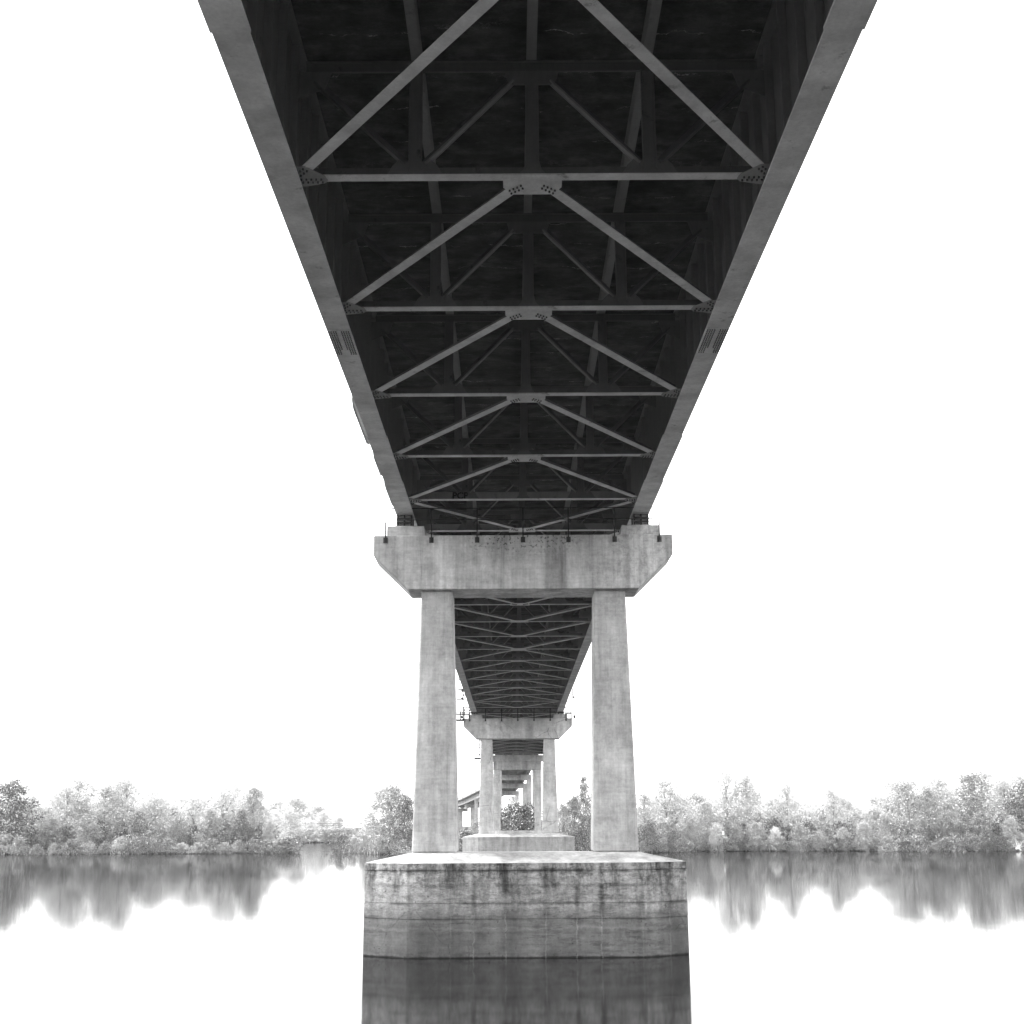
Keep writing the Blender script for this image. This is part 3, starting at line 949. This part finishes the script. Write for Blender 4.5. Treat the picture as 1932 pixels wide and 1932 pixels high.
# ================================================================== trees
rng = np.random.default_rng(7)
def leaf_cloud(centers, radii, per, size, flat=0.75):
    C, Q = [], []
    for (c, r, k) in zip(centers, radii, per):
        ns = max(3, k // 7)
        sp = rng.normal(size=(ns, 3)) * np.array([r, r, r * flat]) * .55 + c
        p = sp[rng.integers(0, ns, k)] + rng.normal(size=(k, 3)) * .17
        C.append(p)
    P = np.concatenate(C)
    n = len(P)
    u = rng.normal(size=(n, 3)); u /= np.linalg.norm(u, axis=1)[:, None]
    w = rng.normal(size=(n, 3)); w -= (w * u).sum(1)[:, None] * u; w /= np.linalg.norm(w, axis=1)[:, None]
    sz = size * rng.uniform(.6, 1.35, n)[:, None]
    v = np.stack([P - u * sz, P - w * sz * .55, P + u * sz, P + w * sz * .55], 1).reshape(-1, 3)
    return v
def quads_mesh(name, v, mat):
    n = len(v) // 4
    me = bpy.data.meshes.new(name)
    me.vertices.add(len(v)); me.vertices.foreach_set('co', v.astype(np.float32).ravel())
    me.loops.add(n * 4); me.loops.foreach_set('vertex_index', np.arange(n * 4, dtype=np.int32))
    me.polygons.add(n); me.polygons.foreach_set('loop_start', np.arange(0, n * 4, 4, dtype=np.int32))
    me.polygons.foreach_set('loop_total', np.full(n, 4, dtype=np.int32))
    me.update(calc_edges=True)
    me.materials.append(M[mat])
    return me

H0 = 15.0
def tree_kind(kind, mat, barkm='bark', seed=0):
    """returns (trunk mesh, crown mesh) of a 15 m tree"""
    global rng
    rng = np.random.default_rng(seed)
    rd = random.Random(seed)
    cs, rs, per = [], [], []
    if kind == 'broad':
        nc, size = 190, .17
        for _ in range(nc):
            z = rd.random() ** .75 * .96 + .04
            w = .36 * (1 - z ** 4.2) ** .6 * (.75 + .25 * min(1, z * 4)) + .012
            a = rd.uniform(0, 6.283); q = rd.uniform(.05, 1) ** .5
            w *= .82 + .30 * math.sin(a * 3 + z * 9 + seed)
            cs.append((math.cos(a) * w * q * H0, math.sin(a) * w * q * H0, z * H0 * .95)); rs.append(rd.uniform(.9, 2.2) * (1.15 - .45 * z)); per.append(int(rd.randint(60, 125) * (1.3 - .5 * z)))
    elif kind == 'airy':
        nc, size = 150, .15
        for _ in range(nc):
            z = rd.random() ** .7 * .94 + .06
            w = .28 * (1 - z ** 3.2) ** .7 + .015
            a = rd.uniform(0, 6.283); q = rd.uniform(.05, 1) ** .5
            w *= .8 + .35 * math.sin(a * 2 + z * 11 + seed)
            cs.append((math.cos(a) * w * q * H0, math.sin(a) * w * q * H0, z * H0 * .97)); rs.append(rd.uniform(.7, 2.1) * (1.1 - .3 * z)); per.append(int(rd.randint(40, 90) * (1.5 - .75 * z)))
    elif kind == 'cone':
        nc, size = 150, .17
        for _ in range(nc):
            z = rd.random() ** 1.3
            w = .20 * (1 - z) ** .8 + .012
            a = rd.uniform(0, 6.283); q = rd.uniform(.2, 1) ** .5
            cs.append((math.cos(a) * w * q * H0, math.sin(a) * w * q * H0, (.03 + z * .96) * H0)); rs.append(.35 + 1.2 * (1 - z)); per.append(rd.randint(40, 80))
    elif kind == 'bush':
        nc = 80
        for _ in range(nc):
            z = rd.uniform(.0, .9)
            w = .75 * (1 - z ** 2.2) + .05
            a = rd.uniform(0, 6.283); w *= .78 + .45 * math.sin(a * 3 + seed); q = rd.uniform(.1, 1) ** .5
            cs.append((math.cos(a) * w * q * H0, math.sin(a) * w * q * H0, z * H0)); rs.append(rd.uniform(1.4, 3.6)); per.append(rd.randint(85, 150))
        size = .36
    v = leaf_cloud([np.array(c) for c in cs], rs, per, size)
    crown = quads_mesh('crown', v, mat)
    t = MB()
    lean = (rd.uniform(-.6, .6), rd.uniform(-.6, .6))
    stem = []
    topz = .74 if kind != 'bush' else .4
    for k in range(8):
        q = k / 7
        stem.append((lean[0] * q + rd.uniform(-.15, .15) * q, lean[1] * q + rd.uniform(-.15, .15) * q, q * H0 * topz - .4 * (k == 0)))
    r0 = .15 if kind != 'bush' else .12
    t.tube(stem, [r0 * (1 - .85 * k / 7) + .02 for k in range(8)], 6)
    lim = [c for c in cs]
    rd.shuffle(lim)
    for c in lim[:34]:
        zc = max(.6, c[2] * rd.uniform(.55, .8)); q = min(1, zc / (H0 * topz)); k = min(6, int(q * 7))
        f = q * 7 - k
        p = Vector(stem[k]).lerp(Vector(stem[k + 1]), min(1, f))
        e = Vector(c); mid = p.lerp(e, .5) + Vector((0, 0, -.25))
        t.tube([p, mid, e], [.06, .04, .015], 4)
    return t.mesh('trunk', barkm), crown

KINDS = {}
def kind_get(kind, mat, bark='bark', var=0):
    key = (kind, mat, bark, var)
    if key not in KINDS:
        KINDS[key] = tree_kind(kind, mat, bark, hash_seed(key))
    return KINDS[key]
def hash_seed(key):
    return sum((i + 1) * ord(ch) for i, ch in enumerate(str(key))) % 100003

rt = random.Random(11)
def plant(name, label, cat, x, Y, ztop, kind, mat, bark='bark', wide=1.0, var=0, group=None):
    gz = ground_z(x, Y)
    gz = max(gz, -.2)
    h = ztop - gz
    tm, cm = kind_get(kind, mat, bark, var)
    t = thing(name, label, cat, (x, Y, gz), group)
    s = h / H0
    a = rt.uniform(0, 6.28)
    sc3 = (s * wide, s * wide, s)
    link('trunk', tm, t, (0, 0, 0), a, sc3)
    link('crown', cm, t, (0, 0, 0), a, sc3)
    return t

def place(px, ytop, Y, kind, mat, label, bark='bark', wide=1.0, var=0, name='tree', cat='tree', group=None):
    q = at(px, ytop, Y)
    return plant(name, label, cat, q.x, Y, q.z, kind, mat, bark, wide, var, group)

GL, GR = 'trees on the left bank', 'trees on the right bank'
ordn = ['first', 'second', 'third', 'fourth', 'fifth', 'sixth', 'seventh', 'eighth', 'ninth', 'tenth', 'eleventh', 'twelfth', 'thirteenth', 'fourteenth',
        'fifteenth', 'sixteenth', 'seventeenth', 'eighteenth', 'nineteenth', 'twentieth', 'twenty-first', 'twenty-second', 'twenty-third', 'twenty-fourth', 'twenty-fifth']
DESC = {'broad': 'rounded leafy tree', 'airy': 'tall thin see-through tree', 'cone': 'narrow pointed tree'}
left_front = [  # px, top y, distance, kind, mat, width
    (-45, 1480, 285, 'broad', 'leafA', 1.1), (28, 1470, 283, 'broad', 'leafC', 1.05), (62, 1500, 290, 'airy', 'leafB', 1.2), (98, 1540, 284, 'broad', 'leafA', 1.1), (130, 1478, 292, 'airy', 'leafB', 1.2),
    (165, 1535, 283, 'broad', 'leafA', 1.0), (205, 1482, 290, 'airy', 'leafA', 1.2), (240, 1462, 294, 'airy', 'leafB', 1.3), (262, 1530, 284, 'broad', 'leafC', .9),
    (295, 1500, 290, 'broad', 'leafB', 1.0), (335, 1540, 284, 'broad', 'leafA', 1.1), (370, 1500, 292, 'airy', 'leafB', 1.3), (398, 1525, 284, 'broad', 'leafA', .9), (425, 1478, 290, 'airy', 'leafB', 1.3),
    (455, 1528, 285, 'broad', 'leafC', .8), (482, 1482, 289, 'broad', 'leafA', .8), (512, 1545, 287, 'broad', 'leafB', .9), (534, 1570, 284, 'broad', 'leafB', .9)]
for i, (px, yt, Y, k, m_, wd) in enumerate(left_front):
    if i == 0: lb = 'rounded leafy tree cut by the left photo edge'
    else: lb = DESC[k] + ', ' + ordn[i] + ' along the left bank counting from the left edge'
    place(px, yt, Y, k, m_, lb, wide=wd, var=i % 3, group=GL)
inlet = [(548, 1528, 470, 'broad', 1.4), (585, 1545, 466, 'broad', 1.4), (560, 1500, 500, 'broad', 1.5), (612, 1530, 485, 'broad', 1.5), (640, 1540, 478, 'broad', 1.3), (668, 1562, 470, 'broad', 1.3), (600, 1518, 520, 'broad', 1.6), (522, 1510, 480, 'broad', 1.5)]
for i, (px, yt, Y, k, wd) in enumerate(inlet):
    place(px, yt, Y, k, 'leafB', 'pale distant tree behind the backwater channel, %s from the left' % ordn[i], wide=wd, var=i % 2, group='distant trees behind the channel')
mid = [(700, 1530, 284, 'broad', 'leafB', .9, 'pale outermost tree at the channel mouth left of the near pier'),
       (735, 1478, 268, 'broad', 'leafA', 1.25, 'large rounded tree just left of the near pier left column'),
       (765, 1500, 262, 'broad', 'leafC', .9, 'dark rounded tree touching the near pier left column'),
       (880, 1560, 290, 'broad', 'leafC', .9, 'low dark tree right of the near left column base'),
       (895, 1545, 310, 'broad', 'leafA', .8, 'tree under the curving viaduct deck'),
       (950, 1530, 285, 'airy', 'leafB', .8, 'slim tree inside the portal opening, left of two'),
       (985, 1555, 280, 'broad', 'leafC', .9, 'rounded tree inside the portal opening, right of two'),
       (968, 1500, 345, 'airy', 'leafB', .9, 'tall thin tree beyond the portal pier'),
       (1062, 1515, 262, 'broad', 'leafB', .9, 'pale rounded tree just right of the second pier'),
       (1083, 1500, 258, 'broad', 'leafA', .8, 'mid grey tree between second pier and near right column'),
       (1102, 1466, 262, 'cone', 'leafA', .9, 'tall pointed tree beside the near right column'),
       (1130, 1500, 255, 'broad', 'leafC', .9, 'dark tree hidden behind the near right column'),
       (820, 1500, 270, 'broad', 'leafA', 1., 'tree hidden behind the near left column')]
for px, yt, Y, k, m_, wd, lb in mid:
    place(px, yt, Y, k, m_, lb, wide=wd, var=int(px) % 3, group='trees beside the bridge piers')
right_front = [
    (1215, 1495, 270, 'airy', 'leafB', 1.2), (1228, 1545, 262, 'broad', 'leafC', .9), (1258, 1468, 284, 'airy', 'leafB', 1.4), (1270, 1560, 268, 'broad', 'leafC', .9),
    (1300, 1535, 272, 'broad', 'leafA', 1.0), (1330, 1510, 276, 'broad', 'leafA', .9), (1352, 1552, 272, 'broad', 'leafB', .9), (1368, 1450, 282, 'airy', 'leafB', 1.2),
    (1382, 1535, 274, 'broad', 'leafA', .8), (1408, 1460, 280, 'airy', 'leafB', 1.0), (1425, 1550, 272, 'broad', 'leafA', .9), (1462, 1560, 272, 'broad', 'leafB', 1.0), (1482, 1478, 280, 'airy', 'leafB', 1.0),
    (1505, 1552, 270, 'broad', 'leafA', .9), (1545, 1565, 270, 'broad', 'leafA', .9), (1568, 1485, 282, 'airy', 'leafB', .9), (1590, 1560, 270, 'broad', 'leafA', .9),
    (1630, 1550, 268, 'broad', 'leafA', 1.0), (1668, 1535, 270, 'broad', 'leafA', .9), (1712, 1470, 270, 'airy', 'leafA', 1.2), (1750, 1485, 272, 'airy', 'leafA', 1.1),
    (1735, 1560, 264, 'broad', 'leafC', .9), (1790, 1530, 268, 'broad', 'leafA', 1.1), (1828, 1458, 270, 'airy', 'leafA', 1.3), (1850, 1530, 264, 'broad', 'leafC', 1.0)]
for i, (px, yt, Y, k, m_, wd) in enumerate(right_front):
    lb = DESC[k] + ', ' + ordn[i] + ' along the right bank counting from the near pier'
    place(px, yt, Y, k, m_, lb, bark='barkpale' if i % 4 == 1 else 'bark', wide=wd, var=i % 3, group=GR)
edge_r = [(1890, 1470, 276, 'airy', 'leafB', 1.1, 'pale airy tree second from the right photo edge'), (1905, 1540, 262, 'broad', 'leafA', .9, 'low rounded tree near the right photo edge'),
          (1932, 1470, 268, 'broad', 'leafC', 1.0, 'dark tall tree cut by the right photo edge'), (1985, 1480, 270, 'broad', 'leafA', 1.0, 'tree just outside the right photo edge')]
for px, yt, Y, k, m_, wd, lb in edge_r:
    place(px, yt, Y, k, m_, lb, wide=wd, var=int(px) % 3, group=GR)
for i, px in enumerate(range(-30, 520, 24)):
    yt = 1516 + 14 * math.sin(i * 1.7) + 8 * math.sin(i * .6 + 1)
    place(px, yt, 302 + 5 * math.sin(i * 2.3), 'broad', 'leafB', 'middle-row leafy tree on the left bank, %s from the left edge in that row' % ordn[i], wide=1.25, var=i % 3, group='middle row of trees on the left bank')
for i, px in enumerate(range(1212, 1960, 31)):
    yt = 1512 + 15 * math.sin(i * 1.9 + 1) - (18 if px > 1690 else 0)
    place(px, yt, 296 + 5 * math.sin(i * 2.1), 'broad', 'leafB', 'middle-row leafy tree on the right bank, %s from the near pier in that row' % ordn[i], wide=1.35, var=i % 3, group='middle row of trees on the right bank')
for i, (px, yt, Y, lb) in enumerate([(1690, 1468, 288, 'tall feathery pale tree rising behind the right bank, first of four toward the photo edge'), (1765, 1462, 292, 'tall feathery pale tree rising behind the right bank, second of four'),
                                    (1860, 1452, 290, 'tall feathery pale tree rising behind the right bank, third of four'), (1918, 1456, 290, 'tall feathery pale tree rising behind the right bank, last before the photo edge'),
                                    (150, 1466, 298, 'tall feathery pale tree rising behind the left bank, nearest the left edge'), (225, 1470, 300, 'tall feathery pale tree behind the left bank, middle of three'),
                                    (440, 1476, 300, 'tall feathery pale tree behind the left bank, nearest the channel')]):
    place(px, yt, Y, 'airy', 'leafB', lb, wide=1.5, var=i % 3, group='feathery trees above the banks')
# paler trees standing farther back
back = [(-20, 1500, 330), (90, 1520, 335), (150, 1500, 330), (290, 1490, 340), (345, 1500, 345), (400, 1505, 335), (520, 1530, 350),
        (1245, 1500, 330), (1310, 1492, 345), (1420, 1492, 340), (1450, 1505, 350), (1530, 1510, 345), (1600, 1515, 350), (1655, 1500, 340), (1770, 1475, 330), (1870, 1490, 335), (1940, 1500, 330)]
for i, (px, yt, Y) in enumerate(back):
    place(px, yt, Y, 'broad' if i % 3 else 'airy', 'leafB', 'pale tree in the back row, %s from the left in that row' % ordn[i], wide=1.5, var=i % 2, group='back row of trees')

# shrubs along the waterline
rs_ = random.Random(5)
side_words = ['left bank', 'right bank']
cnt = [0, 0]
def shrub(px, Y, h, mat, wd, lb, grp):
    q = at(px, 1560, Y)
    plant('shrub', lb, 'shrub', q.x, Y, max(ground_z(q.x, Y), 0) + h, 'bush', mat, 'bark', wd, rs_.randint(0, 2), grp)
lx = [-20, 10, 40, 72, 105, 135, 170, 200, 232, 262, 290, 318, 345, 372, 400, 428, 452, 478, 503, 528, 546]
for i, px in enumerate(lx):
    Y = shore(at(px, 1560, 277).x) - .2 + rs_.uniform(0, 1.2)
    shrub(px, Y, rs_.uniform(2.0, 3.8) if px > 20 else 4.2, rs_.choice(['leafA', 'leafC', 'leafC', 'leafA']), rs_.uniform(.9, 1.4),
          'leafy shrub at the left bank waterline, %s from the left edge' % ordn[i], 'shrubs at the left bank waterline')
rx = [1212, 1240, 1268, 1296, 1325, 1352, 1380, 1408, 1436, 1465, 1494, 1522, 1550, 1580, 1610, 1640, 1670, 1700, 1730, 1762, 1795, 1828, 1862, 1895, 1925]
for i, px in enumerate(rx):
    X = at(px, 1560, 268).x
    Y = shore(X) - .2 + rs_.uniform(0, 1.2)
    shrub(px, Y, rs_.uniform(1.6, 3.2), rs_.choice(['leafA', 'leafC', 'leafC', 'leafA']), rs_.uniform(.9, 1.5),
          'leafy shrub at the right bank waterline, %s from the near pier' % ordn[i], 'shrubs at the right bank waterline')
for i, px in enumerate(range(-25, 545, 30)):
    X = at(px, 1560, 284).x
    shrub(px, shore(X) + 8 + rs_.uniform(0, 4), rs_.uniform(4.0, 6.5), rs_.choice(['leafA', 'leafC', 'leafC']), rs_.uniform(.75, 1.0),
          'tall thicket bush behind the waterline on the left bank, %s from the left edge' % ordn[i], 'thicket bushes on the left bank')
for i, px in enumerate(range(1215, 1960, 31)):
    X = at(px, 1560, 275).x
    shrub(px, shore(X) + 8 + rs_.uniform(0, 4), rs_.uniform(4.0, 6.5), rs_.choice(['leafA', 'leafC', 'leafC']), rs_.uniform(.75, 1.0),
          'tall thicket bush behind the waterline on the right bank, %s from the near pier' % ordn[i], 'thicket bushes on the right bank')
for i, (px, Y, h, mt, lb) in enumerate([(645, 281, 3.6, 'leafC', 'dark rounded shrub on the channel mouth point'), (668, 283, 2.6, 'leafB', 'pale shrub beside the dark shrub at the channel mouth'),
                                       (690, 281, 2.8, 'leafA', 'shrub between channel mouth and near pier base'), (720, 262, 3.0, 'leafA', 'shrub below the large tree left of the near pier'),
                                       (760, 250, 3.0, 'leafC', 'dark shrub touching the near pier left column foot'), (878, 247, 4.0, 'leafC', 'dark shrub between the near and second pier, left'),
                                       (1068, 248, 4.0, 'leafC', 'dark shrub right of the second pier base'), (1098, 250, 4.5, 'leafC', 'dark shrub left of the near right column foot'),
                                       (960, 268, 7.0, 'leafC', 'shrub in the portal opening, left'), (990, 266, 7.5, 'leafC', 'shrub in the portal opening, right'),
                                       (1010, 270, 4.0, 'leafC', 'small shrub at the portal pier right column'), (930, 272, 5.0, 'leafA', 'shrub at the portal pier left column')]):
    shrub(px, Y, h, mt, 1.0, lb, 'shrubs around the bridge piers')
for i, px in enumerate([535, 560, 585, 610, 635, 660]):
    shrub(px, 458, 4.5, 'leafA', 1.6, 'far shrub on the back shore of the channel, %s from the left' % ordn[i], 'shrubs on the far shore of the channel')

# reeds and grass fringe: nobody could count it
def fringe():
    n = 9000
    r = np.random.default_rng(3)
    xs = r.uniform(-170, 170, n)
    keep = [x for x in xs if not (-49 < x < -37) and math.sin(x * .35) + math.sin(x * .93 + 2) > r.uniform(-.9, .9)]
    V = []
    for x in keep:
        y = shore(x) + r.uniform(-.6, 5.0)
        z = max(ground_z(x, y), -.05)
        h = r.uniform(.3, 1.1); a = r.uniform(0, 3.14); w_ = .05
        dx, dy = math.cos(a) * w_, math.sin(a) * w_
        lx_, ly_ = r.uniform(-.3, .3) * h, r.uniform(-.3, .3) * h
        V += [(x - dx, y - dy, z), (x + dx, y + dy, z), (x + lx_ + dx * .3, y + ly_ + dy * .3, z + h), (x + lx_ - dx * .3, y + ly_ - dy * .3, z + h)]
    me = quads_mesh('reeds', np.array(V), 'leafA')
    tag(link('reeds', me), 'fringe of reeds and grass along the far waterline', 'grass', kind='stuff')
fringe()

# pale marker on the right bank
q = at(1372, 2036 * .7728, 266)
gzm = ground_z(q.x, 266)
t = thing('marker_post', 'small white marker board on a pale post among the right bank bushes', 'sign', (q.x, 271, gzm))
MB().cyl((0, 0, -.2), (0, 0, q.z - gzm - .1), .06, .05, n=8).build('post', 'bark', t)
MB().box(-.22, .22, -.08, -.055, q.z - gzm - .25, q.z - gzm + .55).build('board', 'white', t)
# bleached root at the right edge
q = at(1921, 1598, 259)
t = thing('driftwood', 'bleached white driftwood root at the waterline by the right photo edge', 'driftwood', (q.x, 259, .15))
b = MB(); rr = random.Random(2)
b.tube([(-.5, 0, .3), (0, 0, .45), (.5, 0, .0)], [.12, .22, .16], 8)
for k in range(9):
    a = R(20 + 16 * k); L_ = rr.uniform(.9, 2.0)
    b.tube([(0, 0, .4), (math.cos(a) * L_ * .5, rr.uniform(-.3, .3), .4 + math.sin(a) * L_ * .5), (math.cos(a) * L_, rr.uniform(-.5, .5), .4 + math.sin(a) * L_ + .1)], [.07, .045, .015], 5)
b.build('root', 'white', t)
# bare fallen branches beside the pier foot
q = at(772, 1606, 240)
t = thing('fallen_branch', 'bare pale fallen branch leaning left beside the near left column foot', 'branch', (q.x, 240, .3))
b = MB()
for (dx, dz) in ((-4.2, 3.6), (-3.0, 2.2), (-4.6, 1.8), (-1.6, 4.0)):
    b.tube([(1, 0, 0), (dx * .5, .3, dz * .45 - .2), (dx, .2, dz)], [.08, .045, .012], 5)
b.build('limbs', 'barkpale', t)
# guard rail on the far levee
q0, q1 = at(566, 1553, 476), at(650, 1553, 476)
t = thing('guard_rail', 'distant low guard rail on the levee behind the channel', 'guard rail', ((q0.x + q1.x) / 2, 476, ground_z(q0.x, 476)))
hw = (q1.x - q0.x) / 2; hz = q0.z - t.location.z
for k in range(9):
    MB().box(-hw + k * hw / 4 - .1, -hw + k * hw / 4 + .1, -.1, .1, -.3, hz).build('post', 'conc2', t)
for z in (hz - .2, hz - .9):
    MB().box(-hw, hw, -.16, -.105, z - .14, z + .14).build('rail', 'conc2', t)

# ================================================================== thin bright river haze
hz_mat = bpy.data.materials.new('haze')
hz_mat.use_nodes = True
ht = hz_mat.node_tree
ht.nodes.clear()
ho = ht.nodes.new('ShaderNodeOutputMaterial')
hv = ht.nodes.new('ShaderNodeVolumePrincipled')
hv.inputs['Color'].default_value = gv(0.95)
hv.inputs['Density'].default_value = 0.00015
ht.links.new(hv.outputs[0], ho.inputs['Volume'])
M['haze'] = hz_mat
tag(MB().box(-905, 905, -305, 2505, -3.6, 27).build('haze', 'haze'), kind='stuff')
